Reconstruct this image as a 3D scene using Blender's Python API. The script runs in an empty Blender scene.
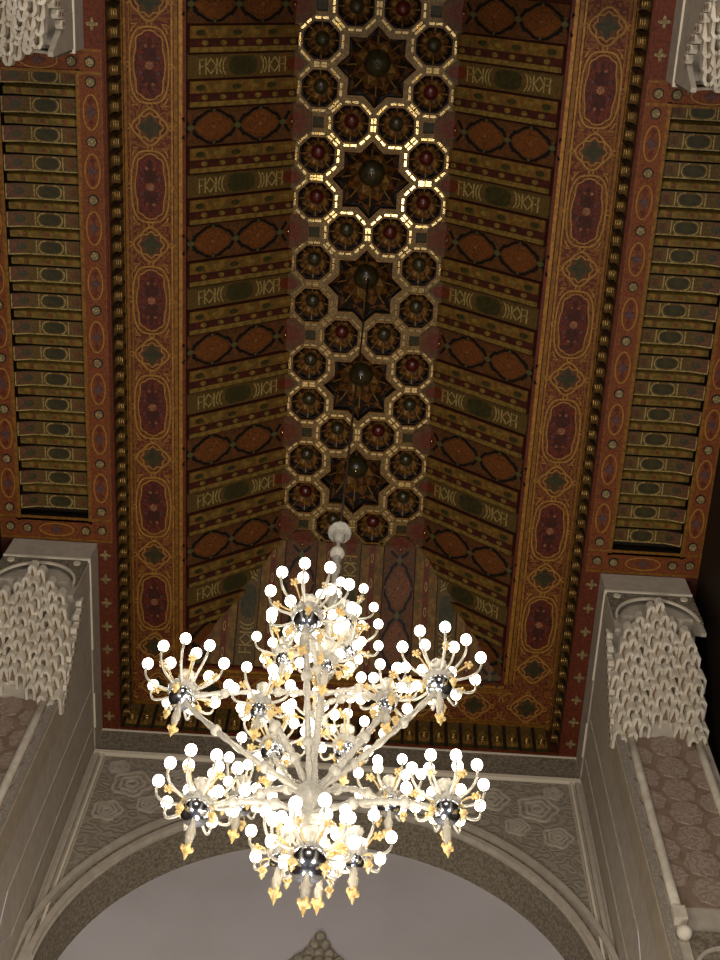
import bpy, bmesh, math, random
from mathutils import Vector, Matrix
from mathutils.geometry import tessellate_polygon
random.seed(7)
PI = math.pi
S = bpy.context.scene
COL = S.collection
# ---------------------------------------------------------------- camera (origin at the eye, z up, y towards the end wall)
F = 1349.5
R = Matrix(((0.998186, -0.058890, 0.012033),
            (-0.049702, -0.922000, -0.383997),
            (0.033704, 0.382704, -0.923256)))
zv = Vector((49, 561, -F)).normalized(); yv = Vector((-175, -3231, -F)); yv = (yv - zv * yv.dot(zv)).normalized()
xv = yv.cross(zv); R = Matrix((xv, yv, zv))
def ray(px, py): return R @ Vector((px - 360, -(py - 480), -F))
def atY(px, py, y): d = ray(px, py); return d * (y / d.y)
def atZ(px, py, z): d = ray(px, py); return d * (z / d.z)
def project(p):
    c = R.transposed() @ Vector(p)
    if c.z > -0.1: return (-9999, -9999)
    return (360 + F * c.x / -c.z, 480 - F * c.y / -c.z)
cam = bpy.data.objects.new('camera', bpy.data.cameras.new('camera')); COL.objects.link(cam)
cam.data.sensor_fit = 'VERTICAL'; cam.data.sensor_height = 36; cam.data.lens = F / 960 * 36
cam.data.clip_end = 300
cam.matrix_world = R.to_4x4(); S.camera = cam
S.view_settings.view_transform = 'Standard'; S.view_settings.look = 'None'
S.view_settings.gamma = 1; S.view_settings.use_curve_mapping = False
S.view_settings.exposure = 0.0

# ---------------------------------------------------------------- materials
def srgb(r, g, b):
    f = lambda c: (c / 255 / 12.92) if c <= 10 else ((c / 255 + .055) / 1.055) ** 2.4
    return (f(r), f(g), f(b), 1)
def mat(name, c1, c2=None, scale=8, rough=.7, metal=0, bump=0, kind='noise', c3=None, spec=.3, detail=4, bscale=None, bdist=.02):
    m = bpy.data.materials.new(name); m.use_nodes = True
    nt = m.node_tree; b = nt.nodes['Principled BSDF']; L = nt.links.new
    b.inputs['Roughness'].default_value = rough; b.inputs['Metallic'].default_value = metal
    b.inputs['Specular IOR Level'].default_value = spec
    b.inputs['Base Color'].default_value = c1
    if c2 or bump:
        tc = nt.nodes.new('ShaderNodeTexCoord'); geo = tc.outputs['Object']
    def tex(k, s):
        if k == 'noise':
            t = nt.nodes.new('ShaderNodeTexNoise'); t.inputs['Scale'].default_value = s; t.inputs['Detail'].default_value = detail; o = t.outputs['Fac']
        elif k == 'cells':
            t = nt.nodes.new('ShaderNodeTexVoronoi'); t.inputs['Scale'].default_value = s; t.feature = 'DISTANCE_TO_EDGE'; o = t.outputs['Distance']
        elif k == 'dots':
            t = nt.nodes.new('ShaderNodeTexVoronoi'); t.inputs['Scale'].default_value = s; o = t.outputs['Distance']
        elif k == 'scroll':
            n = nt.nodes.new('ShaderNodeTexNoise'); n.inputs['Scale'].default_value = s * .5; n.inputs['Detail'].default_value = 1
            L(geo, n.inputs['Vector'])
            w = nt.nodes.new('ShaderNodeMath'); w.operation = 'MULTIPLY'; w.inputs[1].default_value = 40; L(n.outputs['Fac'], w.inputs[0])
            t = nt.nodes.new('ShaderNodeMath'); t.operation = 'SINE'; L(w.outputs[0], t.inputs[0])
            a = nt.nodes.new('ShaderNodeMath'); a.operation = 'MULTIPLY_ADD'; a.inputs[1].default_value = .5; a.inputs[2].default_value = .5; L(t.outputs[0], a.inputs[0])
            return a.outputs[0]
        L(geo, t.inputs['Vector']); return o
    if c2:
        o = tex(kind, scale)
        r = nt.nodes.new('ShaderNodeValToRGB'); e = r.color_ramp.elements
        if kind == 'noise': p = (.38, .62)
        elif kind == 'cells': p = (.04, .12)
        elif kind == 'dots': p = (.25, .45)
        else: p = (.35, .65)
        e[0].position = p[0]; e[1].position = p[1]; e[0].color = c1; e[1].color = c2
        if c3:
            x = e.new((p[0] + p[1]) / 2); x.color = c3
        L(o, r.inputs['Fac']); L(r.outputs['Color'], b.inputs['Base Color'])
    if bump:
        o = tex(kind, bscale or scale)
        bp = nt.nodes.new('ShaderNodeBump'); bp.inputs['Strength'].default_value = bump; bp.inputs['Distance'].default_value = bdist
        L(o, bp.inputs['Height']); L(bp.outputs['Normal'], b.inputs['Normal'])
    return m
M = {}
M['plaster'] = mat('pale_plaster', srgb(186, 176, 160), srgb(174, 164, 148), 5, rough=.8, bump=.15, bscale=30)
M['plaster_smooth'] = mat('smooth_plaster', srgb(194, 189, 190), srgb(186, 181, 181), .6, rough=.9)
M['plaster_white'] = mat('white_plaster_edge', srgb(222, 212, 190), rough=.7)
M['carved'] = mat('carved_plaster', srgb(140, 131, 115), srgb(154, 145, 128), 5, rough=.85, bump=.5, kind='scroll', bdist=.03)
M['carved_fine'] = mat('fine_carved_plaster', srgb(104, 94, 78), srgb(140, 130, 112), 16, rough=.85, bump=.6, kind='noise', bdist=.03)
M['tile_brown'] = mat('brown_carved_panel', srgb(132, 112, 94), srgb(146, 126, 108), 3, rough=.8, bump=.2, bscale=20)
M['tile_pink'] = mat('pinkish_medallion', srgb(166, 148, 132), srgb(150, 130, 114), 9, rough=.8, kind='scroll', bump=.3)
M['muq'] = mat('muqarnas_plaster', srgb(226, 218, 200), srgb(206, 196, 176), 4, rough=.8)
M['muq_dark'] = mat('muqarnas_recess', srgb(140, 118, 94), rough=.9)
M['stripe_tan'] = mat('tan_stone_stripe', srgb(176, 162, 140), srgb(166, 152, 130), 3, rough=.8)
M['stripe_blue'] = mat('bluish_carved_stripe', srgb(164, 155, 141), srgb(146, 137, 124), 14, rough=.8, kind='dots', bump=.3)
M['gold'] = mat('gold_paint', srgb(178, 130, 48), srgb(140, 98, 34), 12, rough=.42, metal=.2)
M['gold_dark'] = mat('worn_gold_paint', srgb(146, 102, 40), srgb(112, 76, 28), 14, rough=.5, metal=.15)
M['gold_line'] = mat('ochre_strapwork', srgb(176, 132, 66), srgb(148, 108, 52), 20, rough=.5)
M['red'] = mat('deep_red_paint', srgb(112, 46, 22), srgb(84, 34, 18), 14, rough=.6, kind='noise')
M['red_dark'] = mat('dark_red_paint', srgb(78, 28, 16), srgb(56, 22, 14), 10, rough=.65)
M['red_orn'] = mat('red_ground_with_scrolls', srgb(96, 38, 20), srgb(128, 78, 34), 9, rough=.6, kind='scroll')
M['red_med'] = mat('crimson_medallion', srgb(108, 38, 20), srgb(70, 26, 14), 12, rough=.6, kind='scroll')
M['rust'] = mat('rust_band_paint', srgb(130, 70, 30), srgb(108, 52, 24), 14, rough=.6, kind='scroll')
M['orange'] = mat('orange_cartouche_paint', srgb(122, 70, 34), srgb(90, 54, 26), 14, rough=.55, kind='scroll')
M['orange_grd'] = mat('russet_ground_paint', srgb(104, 60, 34), srgb(78, 54, 32), 9, rough=.6, kind='scroll')
M['olive'] = mat('olive_paint', srgb(124, 100, 46), srgb(84, 78, 38), 7, rough=.6, kind='noise', c3=srgb(112, 76, 34))
M['olive_l'] = mat('light_olive_paint', srgb(136, 112, 58), srgb(94, 82, 40), 9, rough=.6, kind='noise')
M['green'] = mat('dark_green_paint', srgb(62, 60, 32), srgb(46, 46, 26), 10, rough=.55)
M['green_orn'] = mat('green_scroll_paint', srgb(74, 68, 38), srgb(104, 76, 42), 12, rough=.6, kind='scroll')
M['black'] = mat('black_paint', srgb(20, 16, 16), rough=.6)
M['teal'] = mat('teal_paint', srgb(84, 88, 66), rough=.6)
M['purple'] = mat('violet_paint', srgb(98, 72, 92), srgb(78, 54, 70), 20, rough=.6)
M['white_p'] = mat('white_lettering_paint', srgb(176, 162, 122), srgb(130, 118, 84), 18, rough=.6)
M['rosette'] = mat('greyish_rosette_paint', srgb(176, 164, 140), srgb(120, 110, 92), 22, rough=.6, kind='dots')
M['pink'] = mat('pink_rosette_paint', srgb(176, 126, 110), srgb(128, 80, 70), 26, rough=.6, kind='dots')
M['dwood'] = mat('dark_carved_wood', srgb(42, 28, 18), srgb(26, 18, 12), 12, rough=.6)
M['cwood'] = mat('coffer_wood', srgb(120, 80, 40), srgb(84, 54, 28), 10, rough=.5, kind='noise')
M['cwood2'] = mat('coffer_wood_light', srgb(156, 120, 72), srgb(112, 80, 44), 16, rough=.5)
M['dome_g'] = mat('green_boss', srgb(64, 56, 28), srgb(42, 38, 20), 10, rough=.3, spec=.6)
M['dome_r'] = mat('red_boss', srgb(92, 20, 14), srgb(60, 14, 10), 10, rough=.3, spec=.6)
M['lattice'] = mat('grey_gold_lattice_paint', srgb(158, 136, 98), srgb(118, 98, 66), 18, rough=.5, kind='dots')
M['inlay'] = mat('gilt_inlay', srgb(206, 182, 126), rough=.15, metal=1)
M['rod'] = mat('old_gilt_rods', srgb(170, 140, 84), rough=.3, metal=1)
M['cable'] = mat('dark_bronze_cable', srgb(52, 40, 28), rough=.6, metal=.3)
M['glass'] = mat('white_clear_glass', srgb(225, 220, 205), rough=.1, spec=.8); M['glass'].node_tree.nodes['Principled BSDF'].inputs['Transmission Weight'].default_value = .45
M['glass2'] = mat('ribbed_glass', srgb(222, 218, 205), srgb(200, 196, 184), 30, rough=.12, spec=.8, kind='noise', bump=.4); M['glass2'].node_tree.nodes['Principled BSDF'].inputs['Transmission Weight'].default_value = .45
M['silver'] = mat('mirror_silver', (.56, .61, .70, 1), rough=.15, metal=1)
M['amber'] = mat('golden_glass', srgb(226, 198, 138), srgb(212, 178, 108), 20, rough=.25, spec=.7)
M['floor'] = mat('polished_blue_grey_floor', srgb(58, 56, 60), srgb(44, 43, 48), 1, rough=.35)
M['hall'] = mat('hall_wall_plaster', srgb(120, 110, 95), srgb(110, 100, 88), 1, rough=.9)
bm_ = bpy.data.materials.new('glowing_globe_glass'); bm_.use_nodes = True
pb = bm_.node_tree.nodes['Principled BSDF']
pb.inputs['Base Color'].default_value = (.9, .88, .82, 1); pb.inputs['Roughness'].default_value = .3
pb.inputs['Emission Color'].default_value = (1, .90, .74, 1); pb.inputs['Emission Strength'].default_value = 8.0
M['globe'] = bm_

for k_ in ('olive olive_l orange orange_grd green_orn green teal red red_dark red_orn red_med rust gold gold_dark gold_line cwood cwood2 lattice white_p purple pink rosette black dwood'.split()):
    nt_ = M[k_].node_tree; els = []
    for nd in nt_.nodes:
        if nd.type == 'VALTORGB': els += [(e, 'color') for e in nd.color_ramp.elements]
        if nd.type == 'BSDF_PRINCIPLED': els.append((nd.inputs['Base Color'], 'default_value'))
    for o_, a_ in els:
        c = list(getattr(o_, a_)); g = .3 * c[0] + .6 * c[1] + .1 * c[2]
        c = [(v * .90 + g * .10 * t_) for v, t_ in zip(c[:3], (1.15, 1.0, .6))]
        setattr(o_, a_, (c[0] * .92, c[1] * .80, c[2] * .48, 1))
# ---------------------------------------------------------------- mesh builder
class MB:
    def __init__(s): s.v = []; s.f = []; s.m = []; s.sm = []; s.mats = []
    def mi(s, name):
        if name not in s.mats: s.mats.append(name)
        return s.mats.index(name)
    def add(s, vs, fs, m, smooth=False):
        o = len(s.v); s.v += [tuple(v) for v in vs]; k = s.mi(m)
        for f in fs: s.f.append([i + o for i in f]); s.m.append(k); s.sm.append(smooth)
        return s
    def box(s, x0, x1, y0, y1, z0, z1, m, fr=None):
        vs = [(x, y, z) for x in (x0, x1) for y in (y0, y1) for z in (z0, z1)]
        if fr: vs = [fr(*v) for v in vs]
        return s.add(vs, [(0, 1, 3, 2), (4, 6, 7, 5), (0, 4, 5, 1), (2, 3, 7, 6), (0, 2, 6, 4), (1, 5, 7, 3)], m)
    def prism(s, poly, z0, z1, m, fr=None, top=None):
        """poly: list of (x,y); extruded z0..z1; fr maps (x,y,z)->world"""
        n = len(poly); top = top or poly
        vs = [(x, y, z0) for x, y in poly] + [(x, y, z1) for x, y in top]
        if fr: vs = [fr(*v) for v in vs]
        tri = tessellate_polygon([[Vector((x, y, 0)) for x, y in poly]])
        fs = [tuple(t) for t in tri] + [tuple(n + i for i in reversed(t)) for t in tri]
        fs += [(i, (i + 1) % n, n + (i + 1) % n, n + i) for i in range(n)]
        return s.add(vs, fs, m)
    def ribbon(s, pts, w, z0, z1, m, closed=True, fr=None):
        """flat strap of width w along 2D points"""
        n = len(pts); a = []; b = []
        for i in range(n):
            if closed: p, q = pts[i - 1], pts[(i + 1) % n]
            else: p, q = pts[max(i - 1, 0)], pts[min(i + 1, n - 1)]
            d = Vector((q[0] - p[0], q[1] - p[1])); d = d.normalized() if d.length else Vector((1, 0))
            nn = Vector((-d.y, d.x)) * w / 2
            a.append((pts[i][0] + nn.x, pts[i][1] + nn.y)); b.append((pts[i][0] - nn.x, pts[i][1] - nn.y))
        vs = [(x, y, z) for L_, z in ((a, z0), (b, z0), (a, z1), (b, z1)) for x, y in L_]
        if fr: vs = [fr(*v) for v in vs]
        fs = []
        for i in range(n if closed else n - 1):
            j = (i + 1) % n
            fs += [(n * 2 + i, n * 2 + j, n * 3 + j, n * 3 + i), (i, n + i, n + j, j), (i, j, n * 2 + j, n * 2 + i), (n + i, n * 3 + i, n * 3 + j, n + j)]
        return s.add(vs, fs, m)
    def lathe(s, prof, m, seg=16, fr=None, flute=0, smooth=True, c=(0, 0, 0)):
        """prof: [(r,z)...]"""
        vs = []; n = len(prof)
        for r, z in prof:
            for k in range(seg):
                a = 2 * PI * k / seg; rr = r * (1 + (flute if k % 2 else 0))
                p = (c[0] + rr * math.cos(a), c[1] + rr * math.sin(a), c[2] + z); vs.append(fr(*p) if fr else p)
        fs = [(i * seg + k, i * seg + (k + 1) % seg, (i + 1) * seg + (k + 1) % seg, (i + 1) * seg + k) for i in range(n - 1) for k in range(seg)]
        fs += [tuple(range(seg))[::-1], tuple(range((n - 1) * seg, n * seg))]
        return s.add(vs, fs, m, smooth)
    def ball(s, c, r, m, seg=14, rings=8, rz=None):
        rz = rz or r
        prof = [(max(r * math.sin(PI * i / rings), .001), -rz * math.cos(PI * i / rings)) for i in range(rings + 1)]
        return s.lathe(prof, m, seg, c=c)
    def tube(s, path, rad, m, seg=8, smooth=True):
        path = [Vector(p) for p in path]; n = len(path); vs = []
        up = Vector((0, 0, 1))
        for i, p in enumerate(path):
            d = (path[min(i + 1, n - 1)] - path[max(i - 1, 0)]).normalized()
            x = d.cross(up)
            if x.length < .05: x = d.cross(Vector((1, 0, 0)))
            x.normalize(); y = d.cross(x)
            r = rad[i] if isinstance(rad, (list, tuple)) else rad
            for k in range(seg):
                a = 2 * PI * k / seg; vs.append(p + x * (r * math.cos(a)) + y * (r * math.sin(a)))
        fs = [(i * seg + k, i * seg + (k + 1) % seg, (i + 1) * seg + (k + 1) % seg, (i + 1) * seg + k) for i in range(n - 1) for k in range(seg)]
        fs += [tuple(range(seg))[::-1], tuple(range((n - 1) * seg, n * seg))]
        return s.add(vs, fs, m, smooth)
    def build(s, name, parent=None, loc=None):
        me = bpy.data.meshes.new(name); me.from_pydata(s.v, [], s.f)
        for k in s.mats: me.materials.append(M[k])
        me.polygons.foreach_set('material_index', s.m); me.polygons.foreach_set('use_smooth', s.sm)
        b = bmesh.new(); b.from_mesh(me); bmesh.ops.recalc_face_normals(b, faces=b.faces); b.to_mesh(me); b.free()
        o = bpy.data.objects.new(name, me); COL.objects.link(o)
        if parent: o.parent = parent
        if loc is not None:
            lv = Vector(loc)
            if parent is None: me.transform(Matrix.Translation(-lv)); o.location = lv
            else: me.transform(Matrix.Translation(-lv)); o.location = lv
        me.update(); return o
def tag(o, label=None, cat=None, group=None, kind=None):
    if label: o['label'] = label
    if cat: o['category'] = cat
    if group: o['group'] = group
    if kind: o['kind'] = kind
    return o
def empty(name, loc, label, cat, group=None):
    o = bpy.data.objects.new(name, None); COL.objects.link(o); o.location = loc; o.empty_display_size = .2
    return tag(o, label, cat, group)
def under(child, root):        # parent a mesh whose vertices are in world space
    lv = Vector(root.location); child.data.transform(Matrix.Translation(-lv)); child.parent = root; return child
ORD = 'topmost second third fourth fifth sixth seventh eighth ninth tenth eleventh twelfth thirteenth fourteenth fifteenth sixteenth seventeenth eighteenth nineteenth twentieth'.split()
def ordinal(i): return ORD[i] if i else 'topmost'

# ---------------------------------------------------------------- key dimensions
CX = -.505
ZF = 28.1        # frieze level
ZT = 30.0        # flat star ceiling level
ZL = 27.0        # lower level (red band, coffers)
HIN = 3.80       # half width, inner frieze edge
RUN = 2.03       # run of the side slopes
YE = 16.75       # inner frieze edge at the end
YT = 14.22       # end of the flat star panel
ERUN = YE - YT
Y0 = 1.05        # start of the modelled ceiling towards the camera's back
YW = 18.05       # end wall
PY = 2.4         # ceiling period
SQ0 = 4.16       # Y of a row of little squares
def octo(cx, cy, ap):
    r = ap / math.cos(PI / 8)
    return [(cx + r * math.cos(PI / 8 + PI / 4 * k), cy + r * math.sin(PI / 8 + PI / 4 * k)) for k in range(8)]
def star8(cx, cy, R_, inner=.765):
    return [(cx + (R_ if k % 2 == 0 else R_ * inner) * math.cos(PI / 8 * k), cy + (R_ if k % 2 == 0 else R_ * inner) * math.sin(PI / 8 * k)) for k in range(16)]

# ================================================================ FLAT STAR CEILING with openings
def curve_plate(name, loops, z, th, m):
    cu = bpy.data.curves.new(name, 'CURVE'); cu.dimensions = '2D'; cu.fill_mode = 'BOTH'; cu.extrude = th / 2
    for lp in loops:
        sp = cu.splines.new('POLY'); sp.points.add(len(lp) - 1); sp.use_cyclic_u = True
        for i, (x, y) in enumerate(lp): sp.points[i].co = (x, y, 0, 1)
    t = bpy.data.objects.new(name, cu); COL.objects.link(t)
    bpy.context.view_layer.update()
    me = bpy.data.meshes.new_from_object(t.evaluated_get(bpy.context.evaluated_depsgraph_get()))
    bpy.data.objects.remove(t); bpy.data.curves.remove(cu)
    me.transform(Matrix.Translation((0, 0, z))); me.materials.clear(); me.materials.append(M[m])
    o = bpy.data.objects.new(name, me); COL.objects.link(o); return o
XL_, XR_ = CX - HIN + RUN, CX + HIN - RUN
squares = []; stars = []; octs = []
for k in range(-1, 5):
    y = SQ0 + PY * k
    if y > 0:
        squares += [(CX - 1.2, y), (CX + 1.2, y)]
        octs += [('upper middle' if 0 else 'm', CX - .493, y, k), ('m', CX + .493, y, k)]
        for sx in (-1, 1):
            octs += [('s', CX + sx * 1.2, y - .707, k), ('s', CX + sx * 1.2, y + .707, k)]
    ys = y + PY / 2
    if ys > 1.9 and ys < 13: stars.append((CX, ys))
octs = [o for o in octs if Y0 + .45 < o[2] < YT - .3]
loops = [[(XL_ - .02, Y0), (XR_ + .02, Y0), (XR_ + .02, YT + .02), (XL_ - .02, YT + .02)]]
for _, x, y, _k in octs: loops.append(octo(x, y, .395))
for x, y in stars: loops.append(star8(x, y, .86))
for x, y in squares:
    loops.append([(x - .12, y - .12), (x + .12, y - .12), (x + .12, y + .12), (x - .12, y + .12)])
ceil = curve_plate('ceiling', loops, ZT + .05, .1, 'lattice'); tag(ceil, kind='structure')
# lattice ribs and gilt inlays between the openings
rb = MB(); inl = MB()
for _, x, y, _k in octs:
    rb.ribbon(octo(x, y, .405), .035, ZT - .03, ZT + .01, 'cwood2')
    P = octo(x, y, .460)
    for i in range(8):
        a = Vector(P[i]); b = Vector(P[(i + 1) % 8]); d = (b - a).normalized(); n = Vector((-d.y, d.x))
        L_ = (b - a).length
        for j in (-.5, .5):
            c = (a + b) / 2 + d * (j * .165)
            q = [c - d * .074 - n * .036, c + d * .074 - n * .036, c + d * .074 + n * .036, c - d * .074 + n * .036]
            t = [c - d * .060 - n * .026, c + d * .060 - n * .026, c + d * .060 + n * .026, c - d * .060 + n * .026]
            inl.prism([(v.x, v.y) for v in t], ZT - .012, ZT + .002, 'inlay', top=[(v.x, v.y) for v in q])
for x, y in stars: rb.ribbon(star8(x, y, .87), .035, ZT - .03, ZT + .01, 'cwood2')
for x, y in squares: rb.ribbon([(x - .13, y - .13), (x + .13, y - .13), (x + .13, y + .13), (x - .13, y + .13)], .03, ZT - .03, ZT + .01, 'cwood2')
under(rb.build('lattice_ribs'), ceil); under(inl.build('gilt_inlay'), ceil)
sqm = MB()
for x, y in squares: sqm.box(x - .13, x + .13, y - .13, y + .13, ZT + .11, ZT + .16, 'green')
under(sqm.build('square_inset'), ceil)

# ---- octagonal coffers
def coffer_mesh(mb, x, y, outline, ro, h1, h2, ri, petals, m_wall, m_a, m_b):
    """outline polygon -> straight wall up h1 -> faceted petals up to ring ri at h2 -> closed"""
    n = len(outline); c = Vector((x, y))
    z0, z1, z2 = ZT + .005, ZT + h1, ZT + h2
    fs = []; vs = [(p[0], p[1], z0) for p in outline] + [(p[0], p[1], z1) for p in outline]
    mb.add(vs, [(i, (i + 1) % n, n + (i + 1) % n, n + i) for i in range(n)], m_wall)
    # ledge + petals : each sector a folded shell
    k = petals; base = []; 
    for i in range(k):
        a0 = 2 * PI * i / k; am = a0 + PI / k; a1 = a0 + 2 * PI / k
        def P(a, r, z): return (x + r * math.cos(a), y + r * math.sin(a), z)
        rim0 = P(a0, ro, z1); rim1 = P(a1, ro, z1); rimm = P(am, ro * .86, z1 + (z2 - z1) * .12)
        mid0 = P(a0, (ro + ri) / 2 * .95, z1 + (z2 - z1) * .35); mid1 = P(a1, (ro + ri) / 2 * .95, z1 + (z2 - z1) * .35)
        midm = P(am, (ro + ri) / 2, z1 + (z2 - z1) * .80)
        top0 = P(a0, ri, z2); top1 = P(a1, ri, z2)
        V = [rim0, rim1, rimm, mid0, mid1, midm, top0, top1]
        mb.add(V, [(0, 2, 3), (2, 1, 4)], m_wall)
        mb.add(V, [(2, 5, 3), (2, 4, 5)], m_b if i % 2 else m_a)
        mb.add(V, [(3, 5, 6), (5, 4, 7), (5, 7, 6)], m_a if i % 2 else m_b)
        # narrow light rib
        for (aa, r0, r1, za, zb) in ((a0, ro * .97, ri, z1 - .005, z2 - .01), ):
            t = .012 * (ro / .4) ** .3; d = Vector((-math.sin(aa), math.cos(aa), 0)) * t
            p = Vector(P(aa, r0, za)); mm = Vector(mid0) - Vector((0, 0, .02)); q = Vector(P(aa, r1, zb))
            mb.add([p - d, p + d, mm + d, mm - d, q + d, q - d], [(0, 1, 2, 3), (3, 2, 4, 5)], 'cwood2')
    # closing disc, outer ledge
    ring = [(x + ri * math.cos(2 * PI * i / 24), y + ri * math.sin(2 * PI * i / 24), z2) for i in range(24)]
    mb.add(ring, [tuple(range(24))], 'dwood')
    ring = [(x + ro * 1.4 * math.cos(2 * PI * i / 16), y + ro * 1.4 * math.sin(2 * PI * i / 16), z1 + .004) for i in range(16)] + \
           [(x + ro * .97 * math.cos(2 * PI * i / 16), y + ro * .97 * math.sin(2 * PI * i / 16), z1 + .004) for i in range(16)]
    mb.add(ring, [(i, (i + 1) % 16, 16 + (i + 1) % 16, 16 + i) for i in range(16)], m_wall)
def pos_words(x, y):
    return None
octs.sort(key=lambda o: o[2])
rows = {}
redset = {(1, -1, 1), }
names_cols = {}
for kind_, x, y, k in octs:
    side = 'left' if x < CX else 'right'
    key = (kind_, side); names_cols.setdefault(key, []).append((x, y))
for (kind_, side), lst in names_cols.items():
    lst.sort(key=lambda p: p[1])
    vis = [p for p in lst]
    for i, (x, y) in enumerate(vis):
        red = random.random() < .3
        where = ('%s outer column' if kind_ == 's' else '%s of the paired centre coffers') % side
        lab = 'small octagonal wooden coffer with %s boss, %s, %s from the top' % ('dark red' if red else 'dark green', where, ordinal(i)) if i else \
              'small octagonal wooden coffer with %s boss, %s, topmost' % ('dark red' if red else 'dark green', where)
        mb = MB(); coffer_mesh(mb, x, y, octo(x, y, .395), .39, .10, .40, .17, 8, 'dwood', 'cwood', 'cwood2')
        root = empty('octagonal_coffer', (x, y, ZT), lab.replace('small octagonal wooden coffer', 'octagonal coffer'), 'ceiling coffer', 'octagonal coffers of the star ceiling')
        under(mb.build('coffer_shell'), root)
        d = MB(); d.lathe([(.16, 0), (.165, -.03), (.14, -.08), (.08, -.12), (.001, -.135)], 'dome_r' if red else 'dome_g', 16, c=(x, y, ZT + .40))
        dome = under(d.build('boss'), root)
        d = MB(); d.ball((x, y, ZT + .26), .018, 'inlay', 8, 6); 
        o = d.build('boss_tip'); o.data.transform(Matrix.Translation(-Vector((x, y, ZT)))); o.parent = dome
# ---- star coffers
for i, (x, y) in enumerate(stars):
    mb = MB(); coffer_mesh(mb, x, y, star8(x, y, .86), .66, .30, .98, .30, 8, 'dwood', 'cwood', 'cwood2')
    for k in range(16):       # painted triangular shells in the points of the star
        a = PI / 8 * k; R0 = .84 if k % 2 == 0 else .66
        if k % 2 == 0:
            for s_ in (-1, 1):
                tip = (x + R0 * .97 * math.cos(a), y + R0 * .97 * math.sin(a), ZT + .12)
                b0 = (x + .62 * math.cos(a), y + .62 * math.sin(a), ZT + .36)
                b1 = (x + .60 * math.cos(a + s_ * .26), y + .60 * math.sin(a + s_ * .26), ZT + .30)
                mb.add([tip, b0, b1], [(0, 1, 2)], 'cwood' if s_ > 0 else 'dwood')
    for k in range(8):        # orange painted facets
        a = PI / 8 + PI / 4 * k
        mb.add([(x + r * math.cos(a + da), y + r * math.sin(a + da), z) for r, da, z in ((.62, -.22, ZT + .33), (.62, .22, ZT + .33), (.48, .20, ZT + .52), (.48, -.20, ZT + .52))], [(0, 1, 2, 3)], 'orange')
        mb.add([(x + r * math.cos(a + da), y + r * math.sin(a + da), z) for r, da, z in ((.63, -.03, ZT + .32), (.63, .03, ZT + .32), (.40, .02, ZT + .62), (.40, -.02, ZT + .62))], [(0, 1, 2, 3)], 'cwood2')
    root = empty('star_coffer', (x, y, ZT), 'large eight pointed star coffer with gilt tipped boss, %s%s' % (ordinal(i), ' from the top' if i else ' in view'), 'ceiling coffer', 'star coffers of the ceiling')
    under(mb.build('coffer_shell'), root)
    d = MB(); d.lathe([(.29, 0), (.30, -.05), (.27, -.14), (.18, -.24), (.06, -.28), (.001, -.285)], 'dome_g', 24, c=(x, y, ZT + .98))
    dome = under(d.build('boss'), root)
    d = MB(); d.ball((x, y, ZT + .69), .05, 'inlay', 10, 8)
    o = d.build('gilt_tip'); o.data.transform(Matrix.Translation(-Vector((x, y, ZT)))); o.parent = dome

# ================================================================ SLOPES
SL = math.hypot(RUN, ZT - ZF)
def frame_side(sx):
    """local (u along Y, s run, n outward towards the room)"""
    nrm = Vector((-sx * (ZT - ZF) / SL, 0, -RUN / SL))
    def fr(u, s, n):
        if s <= RUN: p = Vector((CX + sx * (HIN - s), u, ZF + (ZT - ZF) * s / RUN)) + nrm * n
        else: p = Vector((CX + sx * (HIN - s), u, ZT - n))
        return p
    return fr
def frame_end():
    sl = math.hypot(ERUN, ZT - ZF); nrm = Vector((0, -(ZT - ZF) / sl, -ERUN / sl))
    def fr(u, s, n):
        if s <= RUN: p = Vector((u, YE - s * ERUN / RUN, ZF + (ZT - ZF) * s / RUN)) + nrm * n
        else: p = Vector((u, YT - (s - RUN), ZT - n))
        return p
    return fr
def clip(poly, f):
    """keep f(p)>=0 for convex-ish polygons"""
    out = []
    for i in range(len(poly)):
        a, b = poly[i - 1], poly[i]; fa, fb = f(a), f(b)
        if (fa >= 0) != (fb >= 0):
            t = fa / (fa - fb); out.append((a[0] + (b[0] - a[0]) * t, a[1] + (b[1] - a[1]) * t))
        if fb >= 0: out.append(b)
    return out
class Slope:
    def __init__(s, fr, hips): s.fr = fr; s.hips = hips
    def add(s, mb, poly, n0, n1, m):
        for h in s.hips: poly = clip(poly, h)
        if len(poly) < 3: return
        for part, eps in ((clip(poly, lambda p: RUN - p[1]), 0), (clip(poly, lambda p: p[1] - RUN), 1)):
            if len(part) < 3: continue
            ar = sum(part[i - 1][0] * part[i][1] - part[i][0] * part[i - 1][1] for i in range(len(part)))
            if abs(ar) < 2e-4: continue
            fr = s.fr
            if eps: part = [(u, max(t, RUN + 1e-5)) for u, t in part]
            mb.prism(part, n0, n1, m, fr)
def ell(cu, cs, a, b, n=20, p=2.0):
    out = []
    for k in range(n):
        t = 2 * PI * k / n; c, s_ = math.cos(t), math.sin(t)
        out.append((cu + a * math.copysign(abs(c) ** (2 / p), c), cs + b * math.copysign(abs(s_) ** (2 / p), s_)))
    return out
def pts_strip(pts, w):
    out = []
    for a, b in zip(pts[:-1], pts[1:]):
        d = Vector((b[0] - a[0], b[1] - a[1]));
        if d.length < 1e-6: continue
        d.normalize(); n = Vector((-d.y, d.x)) * w / 2; e = d * (w * .35)
        out.append([(a[0] - e.x - n.x, a[1] - e.y - n.y), (b[0] + e.x - n.x, b[1] + e.y - n.y), (b[0] + e.x + n.x, b[1] + e.y + n.y), (a[0] - e.x + n.x, a[1] - e.y + n.y)])
    return out
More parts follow.
